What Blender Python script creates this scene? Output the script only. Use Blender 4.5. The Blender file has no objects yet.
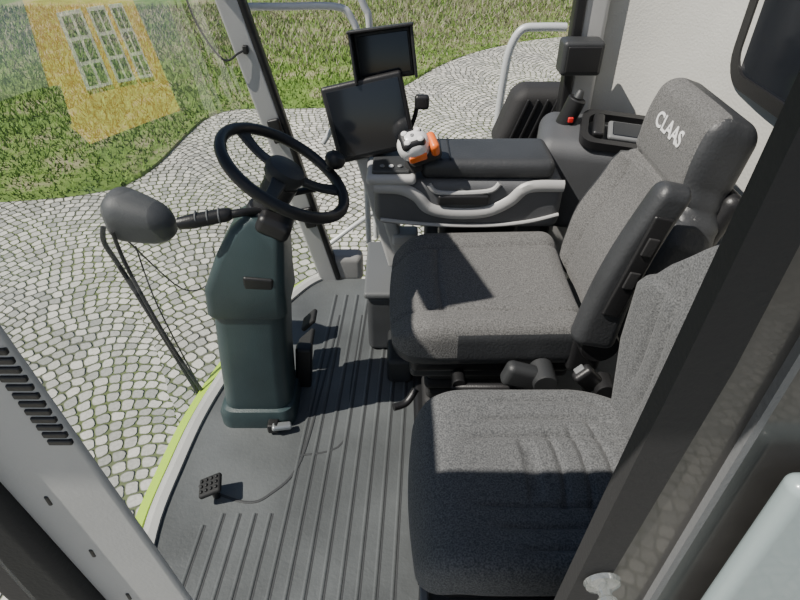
import bpy, math, random
import numpy as np
from mathutils import Vector, Matrix, Euler
random.seed(4); np.random.seed(4)
D=bpy.data
# ------------------------------------------------------------ materials
def mat(name,col,rough=.6,metal=0.,bs=0,bstr=0.,var=0.,vs=8,coat=0.,spec=.5,col2=None,alpha=None):
    m=D.materials.new(name); m.use_nodes=True
    nt=m.node_tree; N=nt.nodes; L=nt.links; b=N['Principled BSDF']
    b.inputs['Base Color'].default_value=(*col,1); b.inputs['Roughness'].default_value=rough
    b.inputs['Metallic'].default_value=metal; b.inputs['Coat Weight'].default_value=coat
    b.inputs['Specular IOR Level'].default_value=spec
    tc=N.new('ShaderNodeTexCoord')
    if var or col2:
        n=N.new('ShaderNodeTexNoise'); n.inputs['Scale'].default_value=vs; n.inputs['Detail'].default_value=6
        L.new(tc.outputs['Object'],n.inputs['Vector'])
        r=N.new('ShaderNodeValToRGB'); r.color_ramp.elements[0].position=.35; r.color_ramp.elements[1].position=.65
        c2=col2 or tuple(min(1,c*(1+var)) for c in col)
        c1=col if col2 else tuple(c*(1-var) for c in col)
        r.color_ramp.elements[0].color=(*c1,1); r.color_ramp.elements[1].color=(*c2,1)
        L.new(n.outputs['Fac'],r.inputs['Fac']); L.new(r.outputs['Color'],b.inputs['Base Color'])
    if bs:
        n2=N.new('ShaderNodeTexNoise'); n2.inputs['Scale'].default_value=bs; n2.inputs['Detail'].default_value=3
        L.new(tc.outputs['Object'],n2.inputs['Vector'])
        bp=N.new('ShaderNodeBump'); bp.inputs['Strength'].default_value=bstr; bp.inputs['Distance'].default_value=.004
        L.new(n2.outputs['Fac'],bp.inputs['Height']); L.new(bp.outputs['Normal'],b.inputs['Normal'])
    return m
def glassmat(name,tint=(1,1,1),refl=.04,haze=0.,edge=.35):
    m=D.materials.new(name); m.use_nodes=True; nt=m.node_tree; N=nt.nodes; L=nt.links
    N.remove(N['Principled BSDF']); out=N['Material Output']
    t=N.new('ShaderNodeBsdfTransparent'); t.inputs[0].default_value=(*tint,1)
    g=N.new('ShaderNodeBsdfGlossy'); g.inputs['Roughness'].default_value=.0
    lw=N.new('ShaderNodeLayerWeight'); lw.inputs['Blend'].default_value=.5
    pw=N.new('ShaderNodeMath'); pw.operation='POWER'; pw.inputs[1].default_value=5; L.new(lw.outputs['Facing'],pw.inputs[0])
    a=N.new('ShaderNodeMath'); a.operation='MULTIPLY_ADD'; a.inputs[1].default_value=edge; a.inputs[2].default_value=refl
    L.new(pw.outputs[0],a.inputs[0])
    mx=N.new('ShaderNodeMixShader'); L.new(a.outputs[0],mx.inputs[0]); L.new(t.outputs[0],mx.inputs[1]); L.new(g.outputs[0],mx.inputs[2])
    last=mx
    if haze:
        d=N.new('ShaderNodeBsdfDiffuse'); d.inputs[0].default_value=(.8,.85,.85,1)
        m2=N.new('ShaderNodeMixShader'); m2.inputs[0].default_value=haze
        L.new(mx.outputs[0],m2.inputs[1]); L.new(d.outputs[0],m2.inputs[2]); last=m2
    L.new(last.outputs[0],out.inputs['Surface'])
    return m
def fabric(name,c1,c2,scale=260):
    m=mat(name,c1,.95,0,scale,.5,0,scale,col2=c2,spec=.2)
    m.node_tree.nodes['Principled BSDF'].inputs['Sheen Weight'].default_value=.1
    return m
M={}
M['plastic_dark']=mat('plastic_dark',(.028,.03,.032),.5,0,300,.25,.15,6)
M['plastic_black']=mat('plastic_black',(.012,.012,.013),.42,0,200,.15)
M['rubber']=mat('rubber',(.016,.016,.017),.75,0,150,.2)
M['teal']=mat('column_teal',(.036,.058,.062),.40,0,350,.2,.15,5)
M['grey_mid']=mat('grey_mid',(.13,.135,.14),.5,0,200,.2)
M['grey_light']=mat('grey_light',(.38,.38,.375),.45,0,200,.1,.06,4)
M['grey_panel']=mat('grey_panel',(.27,.265,.26),.55,0,300,.3,.08,5)
M['sill']=mat('sill_paint',(.5,.5,.48),.45,0,100,.1,.08,5)
M['grey_dark']=mat('grey_dark',(.06,.063,.068),.55,0,300,.3,.12,5)
M['console']=mat('console_grey',(.085,.088,.094),.5,0,300,.3,.12,5)
M['wall']=mat('wall_lining',(.46,.46,.43),.85,0,120,.4,.07,3)
M['fab_grey']=fabric('fabric_grey',(.062,.062,.062),(.148,.147,.144))
M['fab_dark']=fabric('fabric_dark',(.052,.055,.058),(.132,.135,.137))
M['vinyl']=mat('vinyl',(.032,.034,.037),.48,0,120,.3,.1,10)
M['floor']=mat('floor_rubber',(.10,.107,.11),.5,0,90,.3,.25,3)
M['ridge']=mat('floor_ridge',(.045,.047,.05),.6,0,90,.2)
M['metal']=mat('steel_grey',(.5,.52,.53),.35,.7,60,.05)
M['rail']=mat('rail_paint',(.5,.52,.53),.4,.1)
M['lime']=mat('lime_paint',(.4,.62,.03),.35,0,coat=.3)
M['white']=mat('white_plastic',(.7,.7,.69),.3,coat=.3)
M['orange']=mat('orange_plastic',(.8,.16,.02),.3,coat=.3)
M['red']=mat('red_plastic',(.6,.02,.02),.4)
M['screen']=mat('screen_glass',(.012,.014,.018),.12,0)
M['glass']=glassmat('windshield_glass',(.97,.99,.98),.20,.03)
M['leg']=mat('text_white',(.7,.7,.7),.6)
M['panel_pale']=mat('body_panel_pale',(.26,.32,.33),.3,0,coat=.3)
M['frame_dark']=mat('frame_dark',(.05,.048,.046),.3,0,30,.1,.25,6,coat=.3)
M['cup']=glassmat('suction_plastic',(.85,.87,.87),.2,.08)
M['yellow']=mat('facade_yellow',(.9,.58,.12),.9,0,30,.3,.06,2)
M['win_white']=mat('window_frame_white',(.85,.85,.8),.6)
M['win_glass']=mat('window_pane',(.08,.11,.12),.15)
M['leaf']=mat('tree_leaf',(.02,.045,.012),.8,0,0,0,0,3,col2=(.06,.12,.03))
M['bark']=mat('tree_bark',(.08,.06,.04),.9)
M['roof']=mat('roof_tiles',(.3,.1,.06),.9)

# ------------------------------------------------------------ builder
def axis_samples(h,r,n):
    k=4
    xs=[]
    for i in range(k):
        a=math.pi/4*(1-i/k)
        xs.append(-h+r-r*math.tan(a))
    inner=[-h+r+(2*h-2*r)*i/n for i in range(n+1)]
    return xs+inner+[-x for x in reversed(xs)]
class B:
    def __init__(s,name): s.name=name; s.v=[]; s.f=[]; s.m=[]; s.mats=[]
    def mi(s,m):
        m=M[m] if isinstance(m,str) else m
        if m not in s.mats: s.mats.append(m)
        return s.mats.index(m)
    def add(s,vs,fs,m,X=None):
        o=len(s.v)
        s.v+= [tuple((X@Vector(p)) if X is not None else p) for p in vs]
        s.f+= [tuple(i+o for i in f) for f in fs]
        if isinstance(m,list): s.m+=[s.mi(q) for q in m]
        else: s.m+=[s.mi(m)]*len(fs)
    def rbox(s,c,size,r,m,rot=(0,0,0),deform=None,div=(1,1,1),matfn=None,X=None):
        h=[q/2 for q in size]; r=min(r,min(h)*.999)
        S=[axis_samples(h[i],r,div[i]) for i in range(3)]
        vd={};vs=[];fs=[];ms=[]
        def vid(p):
            k=tuple(round(q,6) for q in p)
            if k in vd: return vd[k]
            inn=[max(-h[i]+r,min(h[i]-r,p[i])) for i in range(3)]
            d=Vector([p[i]-inn[i] for i in range(3)])
            if d.length>1e-9: d=d.normalized()*r
            q=Vector(inn)+d
            vd[k]=len(vs); vs.append(q); return vd[k]
        for ax in range(3):
            a,b=(ax+1)%3,(ax+2)%3
            for sg in (-1,1):
                for i in range(len(S[a])-1):
                    for j in range(len(S[b])-1):
                        q=[]
                        for (ii,jj) in ((i,j),(i+1,j),(i+1,j+1),(i,j+1)):
                            p=[0,0,0]; p[ax]=sg*h[ax]; p[a]=S[a][ii]; p[b]=S[b][jj]; q.append(vid(p))
                        if sg<0: q.reverse()
                        if len(set(q))<3: continue
                        fs.append(q)
        if matfn:
            for f in fs:
                cc=sum((vs[i] for i in f),Vector())/len(f); ms.append(matfn(cc))
        if deform: vs=[Vector(deform(q)) for q in vs]
        T=Matrix.Translation(c)@Euler(rot).to_matrix().to_4x4()
        if X is not None: T=X@T
        s.add(vs,fs,ms if matfn else m,T)
    def loft(s,secs,m,cap=True,closed=True,X=None):
        n=len(secs[0]); vs=[p for q in secs for p in q]; fs=[]
        for i in range(len(secs)-1):
            for j in range(n if closed else n-1):
                k=(j+1)%n
                fs.append((i*n+j,i*n+k,(i+1)*n+k,(i+1)*n+j))
        if cap: fs.append(tuple(reversed(range(n)))); fs.append(tuple(range((len(secs)-1)*n,len(secs)*n)))
        s.add(vs,fs,m,X)
    def tube(s,pts,rad,m,n=12,sub=6,smooth=True,flat=1.0,X=None):
        P=[Vector(p) for p in pts]
        if smooth and len(P)>2:
            Q=[];R=[]
            rr=rad if isinstance(rad,(list,tuple)) else [rad]*len(P)
            for i in range(len(P)-1):
                p0=P[max(i-1,0)];p1=P[i];p2=P[i+1];p3=P[min(i+2,len(P)-1)]
                for k in range(sub):
                    t=k/sub
                    Q.append(.5*((2*p1)+(p2-p0)*t+(2*p0-5*p1+4*p2-p3)*t*t+(3*p1-p0-3*p2+p3)*t**3)); R.append(rr[i]*(1-t)+rr[i+1]*t)
            Q.append(P[-1]);R.append(rr[-1]); P=Q
        else: R=rad if isinstance(rad,(list,tuple)) else [rad]*len(P)
        secs=[];ref=None
        for i,p in enumerate(P):
            t=(P[min(i+1,len(P)-1)]-P[max(i-1,0)]).normalized()
            if ref is None:
                ref=Vector((0,0,1)) if abs(t.z)<.9 else Vector((0,1,0))
            u=(ref-t*ref.dot(t)).normalized(); ref=u; w=t.cross(u)
            secs.append([p+(u*math.cos(2*math.pi*k/n)*flat+w*math.sin(2*math.pi*k/n))*R[i] for k in range(n)])
        s.loft(secs,m,X=X)
    def cyl(s,p0,p1,r0,r1,m,n=24,bev=.003,X=None):
        p0=Vector(p0);p1=Vector(p1);d=(p1-p0).normalized();L=(p1-p0).length; bev=min(bev,L/3,r0*.5,r1*.5)
        s.tube([p0,p0+d*.00001+d*0,p0+d*bev,p1-d*bev,p1],[r0-bev,r0-bev,r0,r1,r1-bev],m,n,smooth=False,X=X)
    def lathe(s,prof,m,n=32,X=None):
        secs=[[(r*math.cos(2*math.pi*k/n),r*math.sin(2*math.pi*k/n),z) for k in range(n)] for r,z in prof]
        s.loft(secs,m,X=X)
    def torus(s,R,r,m,X=None,N=64,n=14,ry=None):
        vs=[];fs=[]
        for i in range(N):
            a=2*math.pi*i/N
            for j in range(n):
                b=2*math.pi*j/n; q=R+r*math.cos(b)
                vs.append((q*math.cos(a),q*math.sin(a),(ry or r)*math.sin(b)))
        for i in range(N):
            for j in range(n):
                i2=(i+1)%N;j2=(j+1)%n; fs.append((i*n+j,i2*n+j,i2*n+j2,i*n+j2))
        s.add(vs,fs,m,X)
    def prism(s,poly,z0,z1,m,X=None):
        n=len(poly); vs=[(x,y,z0) for x,y in poly]+[(x,y,z1) for x,y in poly]
        fs=[tuple(reversed(range(n))),tuple(range(n,2*n))]+[(i,(i+1)%n,n+(i+1)%n,n+i) for i in range(n)]
        s.add(vs,fs,m,X)
    def text(s,txt,size,m,fn,X,ext=.0008):
        cu=D.curves.new('t','FONT'); cu.body=txt; cu.size=size; cu.extrude=ext; cu.align_x='CENTER'; cu.align_y='CENTER'; cu.offset=size*.02
        ob=D.objects.new('t',cu); bpy.context.scene.collection.objects.link(ob)
        dg=bpy.context.evaluated_depsgraph_get(); me=ob.evaluated_get(dg).to_mesh()
        s.add([fn(v.co) for v in me.vertices],[tuple(p.vertices) for p in me.polygons],m,X)
        D.objects.remove(ob)
    def done(s,ang=42,recalc=True):
        V=np.array(s.v); c=(V.min(0)+V.max(0))/2; c[2]=V[:,2].min()
        me=D.meshes.new(s.name); me.from_pydata((V-c).tolist(),[],s.f)
        for m in s.mats: me.materials.append(m)
        me.polygons.foreach_set('material_index',s.m)
        if recalc:
            import bmesh
            bm=bmesh.new(); bm.from_mesh(me); bmesh.ops.recalc_face_normals(bm,faces=bm.faces); bm.to_mesh(me); bm.free()
        me.polygons.foreach_set('use_smooth',[True]*len(me.polygons))
        me.set_sharp_from_angle(angle=math.radians(ang)); me.update()
        ob=D.objects.new(s.name,me); ob.location=c; bpy.context.scene.collection.objects.link(ob); return ob
def TR(c,rot=(0,0,0)): return Matrix.Translation(c)@Euler(rot).to_matrix().to_4x4()
def spl(P,sub=8):
    P=[Vector(p) for p in P];Q=[]
    for i in range(len(P)-1):
        p0=P[max(i-1,0)];p1=P[i];p2=P[i+1];p3=P[min(i+2,len(P)-1)]
        for k in range(sub):
            t=k/sub; Q.append(.5*((2*p1)+(p2-p0)*t+(2*p0-5*p1+4*p2-p3)*t*t+(3*p1-p0-3*p2+p3)*t**3))
    Q.append(P[-1]); return Q

# ------------------------------------------------------------ ground
GZ=-2.0
def cobble():
    # granite setts laid in segmental arches: bands of width W, rows are arcs of radius R, joints radial
    m=D.materials.new('cobblestone'); m.use_nodes=True; nt=m.node_tree;N=nt.nodes;L=nt.links;b=N['Principled BSDF']
    g=N.new('ShaderNodeNewGeometry'); sp=N.new('ShaderNodeSeparateXYZ')
    def warp(src,scale,amt):
        nz=N.new('ShaderNodeTexNoise'); nz.inputs['Scale'].default_value=scale; L.new(g.outputs['Position'],nz.inputs['Vector'])
        sb=N.new('ShaderNodeVectorMath'); sb.operation='SUBTRACT'; sb.inputs[1].default_value=(.5,.5,.5); L.new(nz.outputs['Color'],sb.inputs[0])
        ad=N.new('ShaderNodeVectorMath'); ad.operation='MULTIPLY_ADD'; ad.inputs[1].default_value=(amt,amt,0)
        L.new(sb.outputs[0],ad.inputs[0]); L.new(src,ad.inputs[2]); return ad.outputs[0]
    w1=warp(g.outputs['Position'],1.2,.16); w2=warp(w1,9,.045)
    rot=N.new('ShaderNodeVectorRotate'); rot.rotation_type='Z_AXIS'; rot.inputs['Angle'].default_value=math.radians(-30)
    L.new(w2,rot.inputs['Vector']); L.new(rot.outputs[0],sp.inputs[0])
    def mt(op,a,bv=None,c=None):
        n=N.new('ShaderNodeMath'); n.operation=op
        for i,q in enumerate((a,bv,c)):
            if q is None: continue
            if isinstance(q,(int,float)): n.inputs[i].default_value=q
            else: L.new(q,n.inputs[i])
        return n.outputs[0]
    W=1.25;R=.92;h=.112
    bx=mt('DIVIDE',sp.outputs[0],W); kb=mt('FLOOR',bx)
    x=mt('MULTIPLY',mt('SUBTRACT',mt('SUBTRACT',bx,kb),.5),W)
    arc=mt('SQRT',mt('SUBTRACT',R*R,mt('MULTIPLY',x,x)))
    y=mt('ADD',sp.outputs[1],mt('MULTIPLY',kb,.037))
    v=mt('DIVIDE',mt('SUBTRACT',y,mt('SUBTRACT',arc,R)),h)
    k=mt('FLOOR',v); fv=mt('SUBTRACT',v,k)
    yc=mt('SUBTRACT',mt('MULTIPLY',mt('ADD',k,.5),h),R)
    th=mt('ARCTAN2',x,mt('SUBTRACT',y,yc))
    wn=N.new('ShaderNodeTexWhiteNoise'); wn.noise_dimensions='2D'; c0=N.new('ShaderNodeCombineXYZ'); L.new(k,c0.inputs[0]); L.new(kb,c0.inputs[1]); L.new(c0.outputs[0],wn.inputs['Vector'])
    u=mt('ADD',mt('DIVIDE',mt('MULTIPLY',th,R),h*1.0),wn.outputs['Value'])
    ku=mt('FLOOR',u); fu=mt('SUBTRACT',u,ku)
    du=mt('ABSOLUTE',mt('MULTIPLY_ADD',fu,2,-1)); dv=mt('ABSOLUTE',mt('MULTIPLY_ADD',fv,2,-1))
    se=mt('POWER',mt('ADD',mt('POWER',du,3.6),mt('POWER',dv,3.6)),1/3.6)
    r=N.new('ShaderNodeValToRGB'); r.color_ramp.elements[0].position=.80; r.color_ramp.elements[1].position=.97
    r.color_ramp.elements[0].color=(1,1,1,1); r.color_ramp.elements[1].color=(0,0,0,1)
    L.new(se,r.inputs['Fac'])
    w3=N.new('ShaderNodeTexWhiteNoise'); w3.noise_dimensions='3D'; c1=N.new('ShaderNodeCombineXYZ'); L.new(k,c1.inputs[0]); L.new(kb,c1.inputs[1]); L.new(ku,c1.inputs[2]); L.new(c1.outputs[0],w3.inputs['Vector'])
    sc=N.new('ShaderNodeValToRGB'); e=sc.color_ramp.elements; e[0].color=(.28,.285,.265,1); e[1].color=(.60,.585,.53,1)
    L.new(w3.outputs['Value'],sc.inputs['Fac'])
    n3=N.new('ShaderNodeTexNoise'); n3.inputs['Scale'].default_value=40; L.new(g.outputs['Position'],n3.inputs['Vector'])
    mg=N.new('ShaderNodeMix'); mg.data_type='RGBA'; mg.blend_type='OVERLAY'; mg.inputs[0].default_value=.4
    L.new(sc.outputs[0],mg.inputs[6]); L.new(n3.outputs['Fac'],mg.inputs[7])
    n4=N.new('ShaderNodeTexNoise'); n4.inputs['Scale'].default_value=.7; n4.inputs['Detail'].default_value=5; L.new(g.outputs['Position'],n4.inputs['Vector'])
    jc=N.new('ShaderNodeValToRGB'); j=jc.color_ramp.elements; j[0].position=.4;j[1].position=.65; j[0].color=(.085,.085,.065,1); j[1].color=(.10,.13,.04,1)
    L.new(n4.outputs['Fac'],jc.inputs['Fac'])
    mx=N.new('ShaderNodeMix'); mx.data_type='RGBA'; L.new(r.outputs[0],mx.inputs[0]); L.new(jc.outputs[0],mx.inputs[6]); L.new(mg.outputs[2],mx.inputs[7])
    L.new(mx.outputs[2],b.inputs['Base Color']); b.inputs['Roughness'].default_value=.75
    bp=N.new('ShaderNodeBump'); bp.inputs['Strength'].default_value=.8; bp.inputs['Distance'].default_value=.03
    L.new(r.outputs[0],bp.inputs['Height']); L.new(bp.outputs[0],b.inputs['Normal'])
    return m
def grassmat():
    m=D.materials.new('grass_ground'); m.use_nodes=True; nt=m.node_tree;N=nt.nodes;L=nt.links;b=N['Principled BSDF']
    g=N.new('ShaderNodeNewGeometry')
    n=N.new('ShaderNodeTexNoise'); n.inputs['Scale'].default_value=1.1; n.inputs['Detail'].default_value=9; n.inputs['Roughness'].default_value=.7
    L.new(g.outputs['Position'],n.inputs['Vector'])
    r=N.new('ShaderNodeValToRGB'); e=r.color_ramp.elements; e[0].position=.38;e[0].color=(.07,.13,.02,1);e[1].position=.6;e[1].color=(.24,.23,.13,1)
    k=e.new(.5); k.color=(.13,.2,.04,1)
    L.new(n.outputs['Fac'],r.inputs[0]); L.new(r.outputs[0],b.inputs['Base Color']); b.inputs['Roughness'].default_value=.95
    return m
M['cobble']=cobble(); M['grass']=grassmat()
g=B('ground'); g.add([(-60,-30,GZ),(70,-30,GZ),(70,70,GZ),(-60,70,GZ)],[(0,1,2,3)],'cobble'); g.done(recalc=False)
edge=[(-30,6.0),(-9,6.4),(-5.6,6.7),(-4.1,7.0),(-3.6,7.6),(-3.45,8.8),(-3.3,9.7),(-2.9,10.15),(-1.8,10.2),(-.8,10.4),(0,11.3),(.8,12.7),(1.6,13.7),(2.6,14.5),(3.8,15.1),(7,15.8),(10,16.5)]
ed=[(v.x,v.y) for v in spl([(x,y,0) for x,y in edge],6)]
g=B('grass_field')
vs=[];fs=[]
for x,y in ed: vs+= [(x,y,GZ+.004),(x,y+.08,GZ+.04),(x,60,GZ+.05)]
for i in range(len(ed)-1):
    a=i*3; fs+= [(a,a+3,a+4,a+1),(a+1,a+4,a+5,a+2)]
g.add(vs,fs,'grass'); 
def blades(n,hmin,hmax,cols,y0,y1,xr):
    ex=np.array([e[0] for e in ed]); ey=np.array([e[1] for e in ed])
    mats=[mat('blade_%d'%i,c,.8) for i,c in enumerate(cols)]
    V=[];F=[];MM=[]
    for i in range(n):
        x=random.uniform(*xr); yb=np.interp(x,ex,ey)
        y=yb+y0+(y1-y0)*random.random()**1.2
        h=random.uniform(hmin,hmax)*(.5+.8*min(1,(y-yb)/3)); w=random.uniform(.01,.022); a=random.uniform(0,3.14)
        dx,dy=math.cos(a)*w,math.sin(a)*w; lx,ly=random.gauss(0,.5)*h,random.gauss(0,.5)*h
        o=len(V); V+= [(x-dx,y-dy,GZ+.03),(x+dx,y+dy,GZ+.03),(x+lx,y+ly,GZ+.03+h)]; F.append((o,o+1,o+2))
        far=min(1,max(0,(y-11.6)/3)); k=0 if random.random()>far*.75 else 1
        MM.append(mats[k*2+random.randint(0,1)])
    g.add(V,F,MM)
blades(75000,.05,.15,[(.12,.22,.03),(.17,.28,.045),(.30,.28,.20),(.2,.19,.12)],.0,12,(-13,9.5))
g.done(recalc=False)

# small house across the yard to the right of the machine (seen mirrored in the windshield)
b=B('yellow_building')
az=math.radians(27); dirv=Vector((math.cos(az),math.sin(az),0)); cc=Vector((-.9,1.8,0))+dirv*14
XBd=Matrix.Translation((cc.x,cc.y,GZ))@Matrix(((-dirv.y,-dirv.x,0,0),(dirv.x,-dirv.y,0,0),(0,0,1,0),(0,0,0,1)))
b.rbox((-.62,-2,3.0),(3.0,4,6.0),.04,'yellow',X=XBd)
b.prism([(-2.3,0),(1.05,0),(-.62,1.6)],-4.2,.2,'roof',X=XBd@Matrix.Translation((0,0,6.0))@Matrix.Rotation(math.radians(90),4,'X')@Matrix.Scale(-1,4,(0,0,1)))
for xo in (.22,-.48,-1.18):
    b.rbox((xo,.02,4.12),(.56,.12,1.65),.02,'win_white',X=XBd)
    for sx in (-.12,.12):
        for zz in (-.52,0,.52): b.rbox((xo+sx,.075,4.12+zz),(.18,.04,.43),.008,'win_glass',X=XBd)
b.rbox((-.5,.02,1.2),(1.15,.12,1.0),.02,'win_white',X=XBd)
for sx in (-.36,0,.36): b.rbox((-.5+sx,.075,1.2),(.27,.04,.80),.008,'win_glass',X=XBd)
b.rbox((-.62,.02,.1),(3.04,.1,.2),.02,'grey_light',X=XBd)
b.done()
def tree(c,h,r):
    t=B('tree'); x,y=c
    t.tube([(x,y,GZ),(x+.1,y,GZ+h*.3),(x,y+.1,GZ+h*.6)],[.25,.18,.1],'bark')
    V=[];F=[]
    for i in range(5000):
        d=Vector((random.gauss(0,1),random.gauss(0,1),random.gauss(0,1))).normalized()*random.uniform(.6,1)
        p=Vector((x+d.x*r,y+d.y*r,GZ+h*.55+d.z*h*.45))
        a=Vector((random.gauss(0,.16),random.gauss(0,.16),random.gauss(0,.16)));b_=Vector((random.gauss(0,.16),random.gauss(0,.16),random.gauss(0,.16)))
        o=len(V);V+=[p-a,p+b_,p+a,p-b_];F.append((o,o+1,o+2,o+3))
    t.add(V,F,'leaf'); t.done(recalc=False)
for a,dd,h in ((40,19,4.4),(50,19,4.2),(60,20,4.8),(71,22,4.6)):
    a=math.radians(a); tree((-.9+dd*math.cos(a),1.8+dd*math.sin(a)),h,2.0)

# ------------------------------------------------------------ cab shell
front=[(-.42,.36),(-.56,.46),(-.68,.66),(-.74,.95),(-.735,1.2),(-.71,1.45),(-.64,1.75),(-.55,2.0),(-.44,2.2),(-.36,2.28)]
fr=[(v.x,v.y) for v in spl([(x,y,0) for x,y in front],6)]
f=B('floor')
poly=fr+[(1.1,2.28),(1.1,.36)]
f.prism(poly[::-1],-.06,0,'floor')
for i in range(13):
    x=-.60+.05*i
    yaw=.05
    y0=.42+ (.25 if x<-.5 else (.1 if x<-.42 else 0))
    y1=1.02 if x<-.36 else 2.15
    if x<-.55: y1=.98
    X0=x-(1.2-y0)*yaw; X1=x+(y1-1.2)*yaw
    f.tube([(X0,y0,.001),(X1,y1,.001)],.006,'floor',8,smooth=False,flat=.5)
    f.tube([(X0+.009,y0,-.0005),(X1+.009,y1,-.0005)],.0035,'ridge',6,smooth=False,flat=.4)
f.tube([(-.66,1.12,.001),(-.5,1.06,.001),(-.42,1.09,.001),(-.34,1.22,.001),(-.3,1.6,.001),(-.27,2.0,.001)],.005,'ridge',6,flat=.5)
f.tube([(-.345,1.24,.001),(-.2,1.3,.0),(-.19,1.6,.001),(-.17,2.0,.001)],.004,'ridge',6,flat=.5)
f.done()
s=B('trim_1')
def off(pl,d):
    out=[]
    for i,p in enumerate(pl):
        a=pl[max(i-1,0)];c=pl[min(i+1,len(pl)-1)]; t=Vector((c[0]-a[0],c[1]-a[1])).normalized(); out.append((p[0]-t.y*d,p[1]+t.x*d))
    return out
o0=off(fr,0.0);o1=off(fr,.04);o2=off(fr,.06);o3=off(fr,.10)
secs=[[(a[0],a[1],-.05),(a[0],a[1],.012),(c[0],c[1],.02),(c[0],c[1],-.08)] for a,c in zip(o0,o1)]
s.loft(secs,'sill')
secs=[[(a[0],a[1],-.14),(a[0],a[1],-.01),(c[0],c[1],-.03),(c[0],c[1],-.16)] for a,c in zip(o2,o3)]
s.loft(secs,'lime')
s.done()
w=B('window_1')
def lean(z): return -.22*z
V=[];F=[];nz=12;o=off(fr,.02)
for i,p in enumerate(o):
    for k in range(nz+1):
        z=.0+1.85*k/nz; V.append((p[0]+lean(z)*(1 if p[1]>.6 else max(0.15,(p[1]-.36)/.24)),p[1],z))
for i in range(len(o)-1):
    for k in range(nz): a=i*(nz+1)+k; F.append((a,a+1,a+nz+2,a+nz+1))
w.add(V,F,'glass'); w.done(recalc=False)
def post2(bld,p0,p1,sx,sy,m,r=.012):
    p0=Vector(p0);p1=Vector(p1);d=(p1-p0);z=d.normalized();y=Vector((0,1,0));y=(y-z*y.dot(z)).normalized();x=y.cross(z)
    R=Matrix((x,y,z)).transposed().to_4x4()
    bld.rbox((0,0,0),(sx,sy,d.length),r,m,X=Matrix.Translation((p0+p1)/2)@R)
p=B('far_front_pillar')
post2(p,(-.34,2.3,-.02),(-.76,2.32,1.85),.085,.07,'grey_light')
post2(p,(-.30,2.29,.0),(-.71,2.31,1.85),.03,.05,'plastic_black')
post2(p,(-.27,2.33,-.02),(-.27,2.33,.12),.18,.1,'grey_panel',.03)
for z in (.35,.75): p.rbox((-.33-.225*z,2.26,z),(.05,.02,.1),.008,'plastic_black',rot=(0,-.22,0))
p.done()
p=B('near_front_pillar')
post2(p,(-.285,.40,.0),(-.485,.40,1.85),.12,.012,'grey_light',.005)
post2(p,(-.40,.39,.0),(-.60,.39,1.85),.11,.04,'rubber',.015)
for k in range(12):
    z=1.15+.012*k; p.rbox((-.239-.108*z,.394,z),(.026,.006,.008),.002,'plastic_black')
for z in (.68,.80,.92,1.04): p.rbox((-.305-.108*z,.394,z),(.005,.004,.018),.002,'plastic_black')
p.done()
p=B('roof_shade_rail'); p.rbox((.0,.36,1.93),(2.3,.30,.12),.04,'grey_panel'); p.rbox((-1.05,1.4,1.93),(.14,2.1,.1),.04,'grey_panel'); p.done()  # unseen beams, near one added and sized to shade the passenger cushion
p=B('shadow_board'); p.rbox((-.84,1.36,1.86),(.22,.56,.02),.009,'plastic_dark',rot=(0,0,.3)); p.tube([(-1.0,1.2,1.89),(-.9,1.24,1.87)],.01,'plastic_black'); p.tube([(-1.0,1.5,1.89),(-.9,1.46,1.87)],.01,'plastic_black'); p.done()  # unseen board with mounts, added to throw the shadow on the driver cushion
rw=[(.70,2.36),(.80,2.33),(.93,2.24),(1.03,2.08),(1.08,1.85),(1.1,1.5),(1.1,.36)]
rr=[(v.x,v.y) for v in spl([(x,y,0) for x,y in rw],5)]
w=B('wall_rear'); q=off(rr,.04)
w.loft([[(a[0],a[1],-.05),(a[0],a[1],1.85),(c[0],c[1],1.85),(c[0],c[1],-.05)] for a,c in zip(rr,q)],'wall'); w.done()
w=B('window_2')
def rrect(cx,cy,w_,h_,r,n=6):
    P=[]
    for (sx,sy,a0) in ((1,1,0),(-1,1,90),(-1,-1,180),(1,-1,270)):
        for k in range(n+1):
            a=math.radians(a0+90*k/n); P.append((cx+sx*(w_/2-r)+r*math.cos(a),cy+sy*(h_/2-r)+r*math.sin(a)))
    return P
YZ=Matrix(((0,0,1,0),(1,0,0,0),(0,1,0,0),(0,0,0,1)))
def ring(b,outer,inner,z0,z1,m,X):
    n=len(outer)
    secs=[[(p[0],p[1],z0) for p in outer],[(p[0],p[1],z1) for p in outer],[(p[0],p[1],z1) for p in inner],[(p[0],p[1],z0) for p in inner]]
    vs=[p for s_ in secs for p in s_];fs=[]
    for i in range(4):
        for j in range(n): fs.append((i*n+j,i*n+(j+1)%n,((i+1)%4)*n+(j+1)%n,((i+1)%4)*n+j))
    b.add(vs,fs,m,X)
Xw=Matrix.Translation((1.075,0,0))@YZ
ring(w,rrect(1.28,1.36,1.34,.62,.1),rrect(1.28,1.36,1.26,.54,.07),-.01,.02,'plastic_black',Xw)
w.prism(rrect(1.28,1.36,1.28,.56,.08),.0,.012,M['screen'],Xw); w.done()
p=B('far_rear_pillar')
post2(p,(.72,2.31,.0),(.70,2.33,1.85),.10,.08,'grey_light',.02)
post2(p,(.655,2.29,.0),(.645,2.31,1.85),.04,.06,'plastic_black',.01)
p.done()
p=B('pillar_box'); p.rbox((.66,2.22,1.05),(.15,.09,.12),.015,'plastic_dark'); p.rbox((.66,2.17,1.05),(.12,.01,.09),.004,'plastic_black'); p.done()
w=B('wall_side')
w.rbox((.42,2.30,.3),(.62,.05,.62),.02,'grey_dark'); w.done()
p=B('near_rear_pillar')
def slab(b,P,y0,y1,m):
    n=len(P);vs=[(x,y0,z) for x,z in P]+[(x,y1,z) for x,z in P]
    b.add(vs,[tuple(range(n)),tuple(reversed(range(n,2*n)))]+[(i,n+i,n+(i+1)%n,(i+1)%n) for i in range(n)],m)
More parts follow.
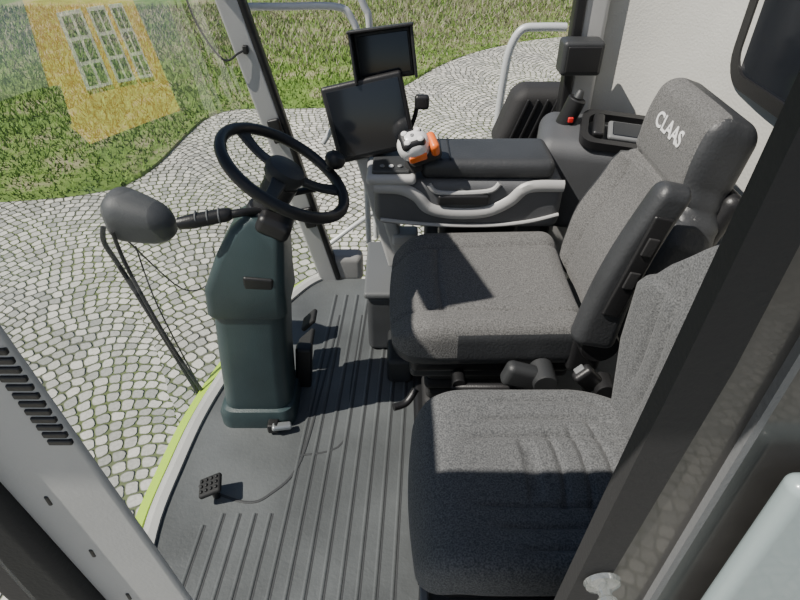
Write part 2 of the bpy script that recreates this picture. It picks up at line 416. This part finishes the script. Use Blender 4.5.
slab(p,[(.17,.0),(.24,.0),(.265,.78),(.30,1.28),(.31,1.85),(.28,1.85),(.252,1.28),(.224,.78)],.370,.395,'rubber')
slab(p,[(.24,.0),(.31,.0),(.335,.78),(.345,1.28),(.355,1.85),(.31,1.85),(.30,1.28),(.265,.78)],.375,.39,'frame_dark')
slab(p,[(.31,.0),(.32,.0),(.345,.78),(.353,1.28),(.362,1.85),(.355,1.85),(.345,1.28),(.335,.78)],.365,.395,'grey_mid')
slab(p,[(.32,.0),(.75,.0),(.75,1.85),(.362,1.85),(.353,1.28),(.345,.78)],.372,.39,'frame_dark')
p.done()
p=B('body_panel'); p.rbox((.685,.34,.58),(.60,.03,1.16),.014,'panel_pale'); p.done()

# ------------------------------------------------------------ seats
def gr(d,w): return math.exp(-(d/w)**2)
def driver_cushion(q):
    x,y,z=q; fx=(x+.29)/.58
    top=max(0,z/.08)
    y2=y*(1-.10*max(0,(.25-fx)/.25)**2)
    dz=0
    if z>0:
        dz+= .022*min(1,(abs(y)/.27)**3) -.012*math.exp(-((x-.08)/.2)**2)*(1-min(1,abs(y)/.25))
        dz-= .010*gr(abs(y)-.165-.02*fx,.009)
        dz-= .009*gr(x+.13,.009)*(abs(y)<.17)
    dz-= .07*max(0,(.22-fx)/.22)**2*top
    dz+= .012*fx
    return (x+ (-.015*math.cos(y/.28*1.5) if fx<.5 else 0),y2,z+dz)
s=B('driver_seat')
s.rbox((.27,1.53,.47),(.58,.56,.16),.06,'fab_grey',deform=driver_cushion,div=(60,70,4),matfn=lambda c: 'vinyl' if (c.z<-.015 or (c.y<-.24 and c.x>-.1 and c.z<.04)) else 'fab_grey')
s.rbox((.28,1.53,.385),(.5,.5,.06),.025,'plastic_black')
XB=TR((.63,1.495,.455),(0,math.radians(18),0))
HB=.71
def wid(h):
    pts=[(0,.42),(.1,.5),(.25,.54),(.40,.52),(.45,.47),(.49,.40),(.54,.375),(.70,.355),(.80,.32)]
    for (a,b_),(c,d) in zip(pts,pts[1:]):
        if h<=c:
            t=(h-a)/(c-a); t=t*t*(3-2*t); return b_+(d-b_)*t
    return pts[-1][1]
def back(q):
    x,y,z=q; h=z+HB/2
    k=wid(max(0,h))/.53
    yy=y*k; xx=x
    if x<0:
        xx-= .035*min(1,(abs(y)/.25)**3)*(1 if h<.45 else .3)
        xx-= .02*math.exp(-((h-.2)/.12)**2)
        xx+= .008*gr(abs(yy)-.15,.009)*(h<.48)
        xx+= .012*gr(h-.48,.01)
        if h>.48: xx-=.02*math.sin((h-.48)/.26*math.pi)
    xx-= max(0,h-.46)*.12
    return (xx,yy,z)
s.rbox((0,0,HB/2),(.12,.53,HB),.05,'fab_grey',deform=back,div=(3,56,80),X=XB,matfn=lambda c:'vinyl' if (c.x>-.02 or (abs(c.y)>.235)) else 'fab_grey')
s.rbox((.06,0,.3),(.06,.42,.5),.03,'plastic_black',X=XB)
def onback(v):
    h=.60+v.y; y=-v.x+.01; p=back((-.06,y/(wid(h)/.53),h-HB/2)); return Vector((p[0]-.002-v.z,p[1],h))
s.text('CLAAS',.058,'leg',onback,XB@Matrix.Translation((0,0,0)))
s.rbox((.3,1.53,.03),(.5,.46,.06),.02,'plastic_black')
for k in range(6):
    s.rbox((.3,1.53,.08+.045*k),(.44-.01*(k%2),.42,.04),.018,'rubber')
s.rbox((.28,1.53,.35),(.5,.48,.05),.02,'plastic_dark')
s.tube([(.05,1.27,.30),(.02,1.24,.27),(-.02,1.22,.27)],.012,'plastic_black')
s.cyl((.18,1.23,.36),(.18,1.28,.36),.022,.022,'plastic_black')
s.tube([(.16,1.24,.34),(.3,1.22,.36),(.42,1.22,.36)],.014,'plastic_black')
def arm(q):
    x,y,z=q; t=(z+.25)/.5
    return (x*(1-.35*t)-.02*math.sin(t*3.1),y,z)
XA=TR((.585,1.205,.80),(0,math.radians(12),0))
s.rbox((0,0,0),(.13,.07,.50),.033,'vinyl',deform=arm,div=(4,3,14),X=XA)
s.rbox((-.01,-.036,.03),(.05,.012,.3),.006,'plastic_black',X=XA)
for k in range(2): s.rbox((-.01,-.043,.0+.1*k),(.028,.008,.05),.003,'rubber',X=XA)
s.cyl((.56,1.19,.55),(.56,1.28,.55),.055,.06,'plastic_black')
s.rbox((.55,1.26,.5),(.1,.04,.2),.02,'plastic_black')
s.rbox((.36,1.20,.43),(.12,.05,.08),.02,'plastic_dark',rot=(0,.3,0))
s.cyl((.42,1.16,.43),(.42,1.24,.43),.036,.036,'plastic_dark')
s.done()

def pass_cushion(q):
    x,y,z=q; fx=(x+.28)/.56
    y2=y*(1-.08*max(0,(.3-fx)/.3)**2 -.25*max(0,(fx-.7)/.3)**2)
    dz=0
    if z>0:
        dz+=.018*min(1,(abs(y)/.25)**4)-.010*math.exp(-(x/.2)**2-(y/.2)**2)
        def sm(a,b_,v): t=max(0,min(1,(v-a)/(b_-a))); return t*t*(3-2*t)
        for k in (0,1,2):
            e=sm(.22+.06*k,.32+.06*k,fx)*(1-sm(.82,.92,fx))
            for sg in (-1,1):
                yy=sg*(.07+.055*k+.06*(fx-.5)**2)
                dz-=.010*e*gr(y-yy-sg*.03*math.sin(fx*3),.008)
        for k in range(4):
            dz-=.009*gr(x-.0-.06*k+1.2*(y*y),.008)*(1-sm(.07+.02*k,.10+.02*k,abs(y)))
    dz-=.05*max(0,(.2-fx)/.2)**2
    return (x-(.02*math.cos(y/.26*1.5) if fx<.5 else 0),y2,z+dz)
s=B('passenger_seat')
s.rbox((.33,.845,.42),(.58,.53,.13),.055,'fab_dark',deform=pass_cushion,div=(100,100,4))
s.rbox((.32,.845,.33),(.46,.46,.06),.02,'plastic_black')
def wp(h):
    for (a,b_),(c,d) in zip([(0,.34),(.12,.42),(.28,.54),(.45,.56),(.58,.47)],[(.12,.42),(.28,.54),(.45,.56),(.58,.47),(.72,.32)]):
        if h<=c:
            t=(h-a)/(c-a); return b_+(d-b_)*t
    return .3
XP=TR((.635,.85,.38),(0,math.radians(1),0))
def pback(q):
    x,y,z=q; h=z+.36; yy=y*wp(max(0,h))/.5; xx=x
    if x<0:
        xx-=.035*min(1,(abs(y)/.24)**3)*(1 if h<.5 else .5)
        for k in range(3):
            e=max(0,min(1,(h-.1-.04*k)/.06))*max(0,min(1,(.58-h)/.06))
            xx+=.010*e*gr(abs(yy)-(.05+.055*k)-.35*(h-.3)**2,.008)
    zz=z-(.09*(abs(y)/.25)**2.5*max(0,(h-.45)/.22))
    return (xx+.3*max(0,h-.45)**1.2,yy,zz)
s.rbox((0,0,.36),(.11,.5,.72),.045,'fab_dark',deform=pback,div=(3,80,70),X=XP)
s.rbox((.05,0,.28),(.05,.36,.44),.025,'plastic_black',X=XP)
s.rbox((.56,.84,.36),(.2,.34,.05),.02,'plastic_black')
s.rbox((.50,.59,.38),(.2,.05,.09),.02,'plastic_black')
s.rbox((.34,.84,.15),(.56,.56,.3),.015,'plastic_dark')
for k in range(9): s.rbox((.055,.6+.06*k,.16),(.012,.012,.24),.004,'plastic_black')
s.rbox((.055,.84,.305),(.02,.58,.014),.005,'grey_mid')
s.done()
s=B('seat_belt_buckle')
s.tube([(.54,1.15,.30),(.54,1.15,.38),(.53,1.15,.44)],.012,'plastic_black')
s.rbox((.53,1.15,.47),(.06,.035,.09),.012,'plastic_black',rot=(0,-.7,.2)); s.rbox((.50,1.15,.505),(.03,.02,.012),.004,'grey_mid',rot=(0,-.7,.2))
s.cyl((.58,1.12,.44),(.58,1.18,.44),.03,.03,'plastic_black')
s.rbox((.56,1.16,.16),(.06,.04,.32),.01,'plastic_dark')
s.done()

s=B('seat_pedestal')
s.rbox((.0,1.95,.14),(.26,.36,.28),.025,'grey_dark'); s.rbox((.0,1.95,.29),(.28,.38,.03),.012,'grey_mid')
s.rbox((.0,1.68,.06),(.1,.2,.12),.02,'plastic_dark')
s.done()

# ------------------------------------------------------------ armrest console
s=B('armrest_console')
s.rbox((.24,1.93,.66),(.66,.26,.19),.035,'console',div=(16,2,2),deform=lambda q:(q[0],q[1],q[2]+(-.03*max(0,(-q[0]-.1)/.2) if q[2]<0 else .0)+( .05*max(0,(-q[0]-.12)/.2) if q[2]<0 else 0)))
s.rbox((.30,1.92,.79),(.46,.22,.07),.03,'vinyl',div=(14,8,1),deform=lambda q:(q[0],q[1]*(1+.1*q[0]),q[2]-.2*q[1]**2))
for x in (.14,.17): s.rbox((x,1.92,.826),(.004,.19,.006),.002,'plastic_black')
yf=1.797
s.tube([(-.09,yf,.735),(.0,yf,.73),(.06,yf,.70),(.1,yf,.655),(.18,yf,.635),(.3,yf,.64),(.38,yf,.68),(.44,yf,.735),(.56,yf,.74)],.014,'grey_light',8,flat=1.6)
s.tube([(-.07,yf,.61),(.1,yf,.59),(.3,yf,.585),(.45,yf,.60),(.56,yf,.63)],.007,'grey_light',8)
s.tube([(.1,yf,.745),(.14,yf,.715),(.3,yf,.72),(.34,yf,.75)],.009,'grey_light',8)
s.rbox((.22,yf-.004,.69),(.18,.02,.04),.01,'plastic_black')
s.rbox((-.03,1.90,.765),(.17,.24,.035),.016,'grey_light')
s.rbox((-.03,1.90,.785),(.13,.2,.02),.008,'plastic_dark')
for k in range(5): s.cyl((-.06+.03*k,1.83,.795),(-.06+.03*k,1.83,.802),.009,.009,'white' if k%2 else 'grey_mid',12)
s.rbox((.3,1.95,.45),(.3,.12,.3),.03,'plastic_dark')
s.rbox((-.03,1.95,.5),(.05,.1,.22),.015,'grey_light',rot=(0,-.25,0))
s.done()
s=B('joystick')
s.cyl((.05,1.84,.79),(.045,1.83,.84),.035,.024,'rubber')
Xj=TR((.045,1.80,.885),(.45,-.25,.2))@Matrix.Scale(1.35,4)
s.rbox((0,0,0),(.082,.072,.076),.0355,'white',X=Xj,div=(3,3,3))
s.rbox((.02,0,-.028),(.085,.074,.035),.017,'plastic_black',X=Xj)
s.rbox((.045,-.012,-.002),(.022,.055,.04),.0105,'orange',X=Xj)
s.rbox((.0,-.034,-.008),(.045,.010,.022),.0048,'orange',X=Xj)
s.rbox((-.002,.0,.022),(.060,.054,.026),.0125,'plastic_black',X=Xj)
for i,j in ((-1,-1),(1,-1),(-1,1),(1,1),(0,0)):
    s.cyl((.016*i,.014*j,.030),(.016*i,.014*j,.038),.0078,.0078,'white' if (i or j) else 'grey_mid',14,X=Xj)
s.done()

def monitor(name,TL,TRt,BL,thick,hood=False):
    TL,TRt,BL=map(Vector,(TL,TRt,BL)); x=(TRt-TL);wd=x.length;x.normalize();z=(TL-BL);z=(z-x*z.dot(x));ht=z.length;z.normalize();y=z.cross(x)
    X=Matrix((x,y,z)).transposed().to_4x4(); c=TL+x*wd/2-z*ht/2; X=Matrix.Translation(c)@X
    b=B(name)
    b.rbox((0,thick/2,0),(wd,thick,ht),.012,'plastic_black',X=X)
    b.rbox((0,-.001,0),(wd-.03,.004,ht-.035),.0015,'screen',X=X)
    if hood:
        b.rbox((0,-.03,ht/2),(wd+.016,.10,.010),.004,'plastic_black',X=X)
        for sx in (-1,1): b.rbox((sx*wd/2,-.025,.0),(.010,.085,ht),.004,'plastic_black',X=X)
    return b
b=monitor('touchscreen_monitor',(-.268,1.95,1.02),(.004,1.97,1.075),(-.20,1.90,.775),.035)
b.rbox((-.08,1.99,.9),(.1,.05,.1),.01,'plastic_dark'); b.tube([(-.09,2.0,.9),(-.08,2.02,.82),(-.07,2.02,.8)],.018,'plastic_dark')
b.done()
b=monitor('camera_monitor',(-.162,2.04,1.175),(.036,2.04,1.20),(-.135,2.01,1.02),.06,True)
b.tube([(-.04,2.09,1.1),(-.05,2.10,.95),(-.05,2.10,.8)],.014,'plastic_black'); b.done()
s=B('monitor_post'); post2(s,(-.02,1.93,.33),(-.135,1.97,.78),.05,.06,'grey_light',.012); s.rbox((.02,1.93,.46),(.1,.08,.05),.012,'grey_light')
s.tube([(.0,1.98,.78),(.05,2.0,.9),(.06,1.99,.97)],.008,'plastic_black'); s.rbox((.075,1.98,.965),(.05,.03,.05),.012,'plastic_black'); s.done()

# ------------------------------------------------------------ steering column + wheel
def rr3(cx,cy,z,hx,hy,r,tilt=0,n=5):
    return [(x,y,z+tilt*(x-cx)) for x,y in rrect(cx,cy,hx*2,hy*2,min(r,hx*.99,hy*.99),n)]
s=B('steering_column')
cy=1.48
S=[(0,-.515,.135,.12,.05),(.05,-.515,.135,.12,.05),(.075,-.51,.128,.112,.05),(.08,-.51,.118,.10,.05),(.3,-.495,.115,.1,.05),(.5,-.475,.115,.1,.05),(.505,-.475,.108,.093,.05)]
s.loft([rr3(c,cy,z,hx,hy,r) for z,c,hx,hy,r in S],'teal')
S=[(.50,-.475,.12,.105,.03,0),(.51,-.475,.125,.108,.03,0),(.60,-.47,.122,.105,.03,.0),(.70,-.44,.10,.095,.03,-.1),(.78,-.41,.075,.08,.03,-.2),(.82,-.385,.05,.06,.03,-.3)]
s.loft([rr3(c,cy,z,hx,hy,r,t) for z,c,hx,hy,r,t in S],'teal')
s.rbox((-.42,1.385,.63),(.09,.02,.05),.008,'plastic_black',rot=(.1,.1,0))
s.cyl((-.40,1.49,.80),(-.335,1.5,.905),.045,.05,'plastic_black')
s.cyl((-.42,1.49,.74),(-.385,1.49,.83),.07,.055,'plastic_black')
s.tube([(-.38,1.47,.83),(-.44,1.43,.845),(-.47,1.42,.845)],.012,'plastic_black')
s.tube([(-.47,1.42,.845),(-.49,1.415,.845),(-.57,1.39,.84),(-.61,1.38,.838)],[.014,.02,.021,.016],'plastic_black')
for k in range(3): s.cyl((-.50-.03*k,1.412-.008*k,.845),(-.505-.03*k,1.411-.008*k,.845),.0225,.0225,'grey_mid',14)
s.tube([(-.38,1.52,.84),(-.31,1.56,.84),(-.24,1.6,.835)],.010,'plastic_black')
s.rbox((-.36,1.46,.80),(.1,.12,.06),.02,'plastic_black',rot=(0,.5,0))
s.rbox((-.36,1.56,.12),(.06,.05,.2),.012,'plastic_black',rot=(0,.1,0))
s.rbox((-.375,1.7,.1),(.09,.12,.02),.008,'rubber',rot=(0,-.8,0))
s.rbox((-.38,1.86,.09),(.08,.08,.02),.008,'rubber',rot=(0,-.8,0))
s.done()
W=TR((-.322,1.5,.935),(0,math.radians(33),0))
s=B('steering_wheel')
s.torus(.188,.0165,'plastic_black',W)
s.lathe([(.001,-.035),(.045,-.035),(.055,-.02),(.06,.0),(.052,.016),(.035,.022),(.001,.024)],'plastic_dark',X=W)
for a in (25,145,265):
    R=W@Matrix.Rotation(math.radians(a),4,'Z')
    s.rbox((.115,0,-.006),(.15,.036,.016),.007,'plastic_dark',X=R,div=(6,1,1),deform=lambda q:(q[0],q[1]*(1+1.2*((q[0])/.075)**2*.35),q[2]-.012*(1-((q[0])/.075)**2)))
a=math.radians(48); kx,ky=.178*math.cos(a),.178*math.sin(a)
s.cyl((kx,ky,.01),(kx,ky,.03),.014,.014,'plastic_black',X=W)
s.lathe([(.001,.028),(.024,.03),(.031,.042),(.031,.056),(.022,.068),(.001,.072)],'plastic_black',X=W@Matrix.Translation((kx,ky,0)))
s.done()
def pedal(name,c,rz):
    s=B(name); X=TR(c,(0,-.35,rz))
    s.rbox((0,0,0),(.075,.07,.018),.008,'rubber',X=X)
    for i in range(4):
        for j in range(3): s.rbox((-.025+.017*i,-.019+.019*j,.011),(.008,.010,.008),.003,'plastic_black',X=X)
    s.cyl((c[0]+.01,c[1],.0),(c[0]+.005,c[1],c[2]-.008),.012,.012,'plastic_black'); s.done()
pedal('brake_pedal',(-.60,1.08,.06),.2)
s=B('column_release_pedal'); s.rbox((-.42,1.34,.035),(.07,.03,.02),.008,'metal',rot=(0,.2,.3)); s.rbox((-.45,1.35,.03),(.04,.05,.04),.008,'plastic_black'); s.done()

# ------------------------------------------------------------ exterior mirror
s=B('front_mirror')
Xm=TR((-.885,1.73,.655),(.25,.18,-.15))
def md(q):
    t=min(1,max(0,(q[0]+.13)/.26)); k=1-.45*t**1.8
    return (q[0],q[1]*k,q[2]*k-.01*t)
s.rbox((0,0,0),(.24,.16,.20),.07,'grey_dark',X=Xm,div=(14,6,6),deform=md)
s.tube([(-.985,1.66,.66),(-1.0,1.66,.60),(-.985,1.67,.50),(-.93,1.65,.32),(-.79,1.58,-.1)],.009,'plastic_black')
s.tube([(-.96,1.66,.64),(-.95,1.66,.48),(-.86,1.6,.2),(-.75,1.56,-.1)],.007,'plastic_black')
s.tube([(-.94,1.70,.58),(-.85,1.8,.30),(-.76,1.86,.28),(-.72,1.9,.33)],.003,'plastic_black',6)
s.tube([(-.92,1.70,.56),(-.90,1.68,.3),(-.79,1.6,-.08)],.003,'plastic_black',6)
s.done()
s=B('antenna_cable'); s.tube([(-.76,2.25,1.3),(-.73,2.25,1.15),(-.66,2.25,1.03),(-.60,2.26,1.05),(-.575,2.27,1.06)],.004,'plastic_black',6); s.rbox((-.575,2.27,1.06),(.02,.02,.03),.005,'plastic_black'); s.done()
s=B('grab_rail')
s.tube([(-.60,2.45,1.17),(-.45,2.45,1.17),(-.25,2.45,1.17),(-.19,2.45,1.13),(-.16,2.45,1.0),(-.155,2.45,.5),(-.155,2.45,.1)],.014,'rail')
s.tube([(-.60,2.5,1.22),(-.45,2.5,1.22),(-.21,2.5,1.22),(-.14,2.5,1.16),(-.12,2.5,1.0),(-.12,2.5,.1)],.014,'rail')
s.tube([(-.34,2.45,.62),(-.25,2.45,.74),(-.155,2.45,.78)],.012,'rail')
s.tube([(-.40,2.45,.05),(-.25,2.5,.15),(-.12,2.5,.25)],.012,'rail')
s.done()
s=B('grab_rail'); s.tube([(.72,2.7,1.04),(.6,2.7,1.04),(.53,2.7,1.03),(.49,2.7,.96),(.475,2.7,.85),(.465,2.7,.6),(.46,2.7,.1)],.018,'rail'); s.done()
s=B('tool_bag'); s.rbox((.56,2.47,.74),(.24,.16,.26),.05,'rubber',div=(4,4,4),deform=lambda q:(q[0]+.35*q[2],q[1],q[2]))
for k in range(4): s.rbox((.50+.04*k,2.385,.74),(.012,.012,.2),.004,'plastic_black',rot=(0,.33,0))
s.rbox((.54,2.47,.42),(.2,.14,.4),.02,'rubber'); s.done()
s=B('rear_side_console')
s.rbox((.76,2.08,.66),(.48,.32,.36),.06,'grey_dark',div=(8,6,4),deform=lambda q:(q[0],q[1],q[2]-.15*max(0,-q[1]-.02)),rot=(0,0,-.25))
Xc=TR((.80,2.0,.85),(.25,.05,-.25))
ring(s,rrect(0,0,.30,.2,.05),rrect(0,0,.25,.15,.04),-.02,.012,'plastic_black',Xc)
s.rbox((.02,0,0),(.15,.1,.02),.01,'grey_mid',X=Xc); s.rbox((.02,0,.008),(.12,.08,.01),.004,'screen',X=Xc)
s.rbox((-.09,-.0,.01),(.04,.12,.03),.01,'plastic_black',X=Xc)
s.done()
s=B('fire_extinguisher')
s.cyl((.61,2.13,.80),(.65,2.12,.93),.034,.034,'plastic_black'); s.cyl((.65,2.12,.93),(.658,2.12,.96),.018,.012,'plastic_dark'); s.rbox((.63,2.09,.86),(.02,.01,.02),.004,'red'); s.done()
s=B('suction_cup'); X=TR((.262,.366,.90),(math.radians(90),0,0)); s.lathe([(.001,.0),(.024,.0),(.022,.006),(.01,.012),(.008,.02),(.013,.024),(.013,.03),(.001,.032)],'cup',X=X); s.done()

# ------------------------------------------------------------ light, world, camera
sd=Vector((-.65,-.2,.9)).normalized()
l=D.lights.new('sun','SUN'); l.energy=8.2; l.angle=.009; l.color=(1,.94,.85)
lo=D.objects.new('sun',l); lo.rotation_euler=sd.to_track_quat('Z','Y').to_euler(); lo.location=(-5,-3,8); bpy.context.scene.collection.objects.link(lo)
wd=D.worlds.new('sky'); bpy.context.scene.world=wd; wd.use_nodes=True; nt=wd.node_tree
bg=nt.nodes['Background']; st=nt.nodes.new('ShaderNodeTexSky'); st.sky_type='NISHITA'; st.sun_disc=False; st.sun_elevation=math.radians(52); st.sun_rotation=math.radians(200); st.air_density=1
nt.links.new(st.outputs[0],bg.inputs[0]); bg.inputs[1].default_value=.095
cd=D.cameras.new('camera'); co=D.objects.new('camera',cd); bpy.context.scene.collection.objects.link(co)
cd.sensor_width=36; cd.lens=578/800*36; cd.clip_start=.02; cd.clip_end=300
co.location=(0,0,1.65); co.rotation_euler=(math.radians(52),0,0)
bpy.context.scene.camera=co
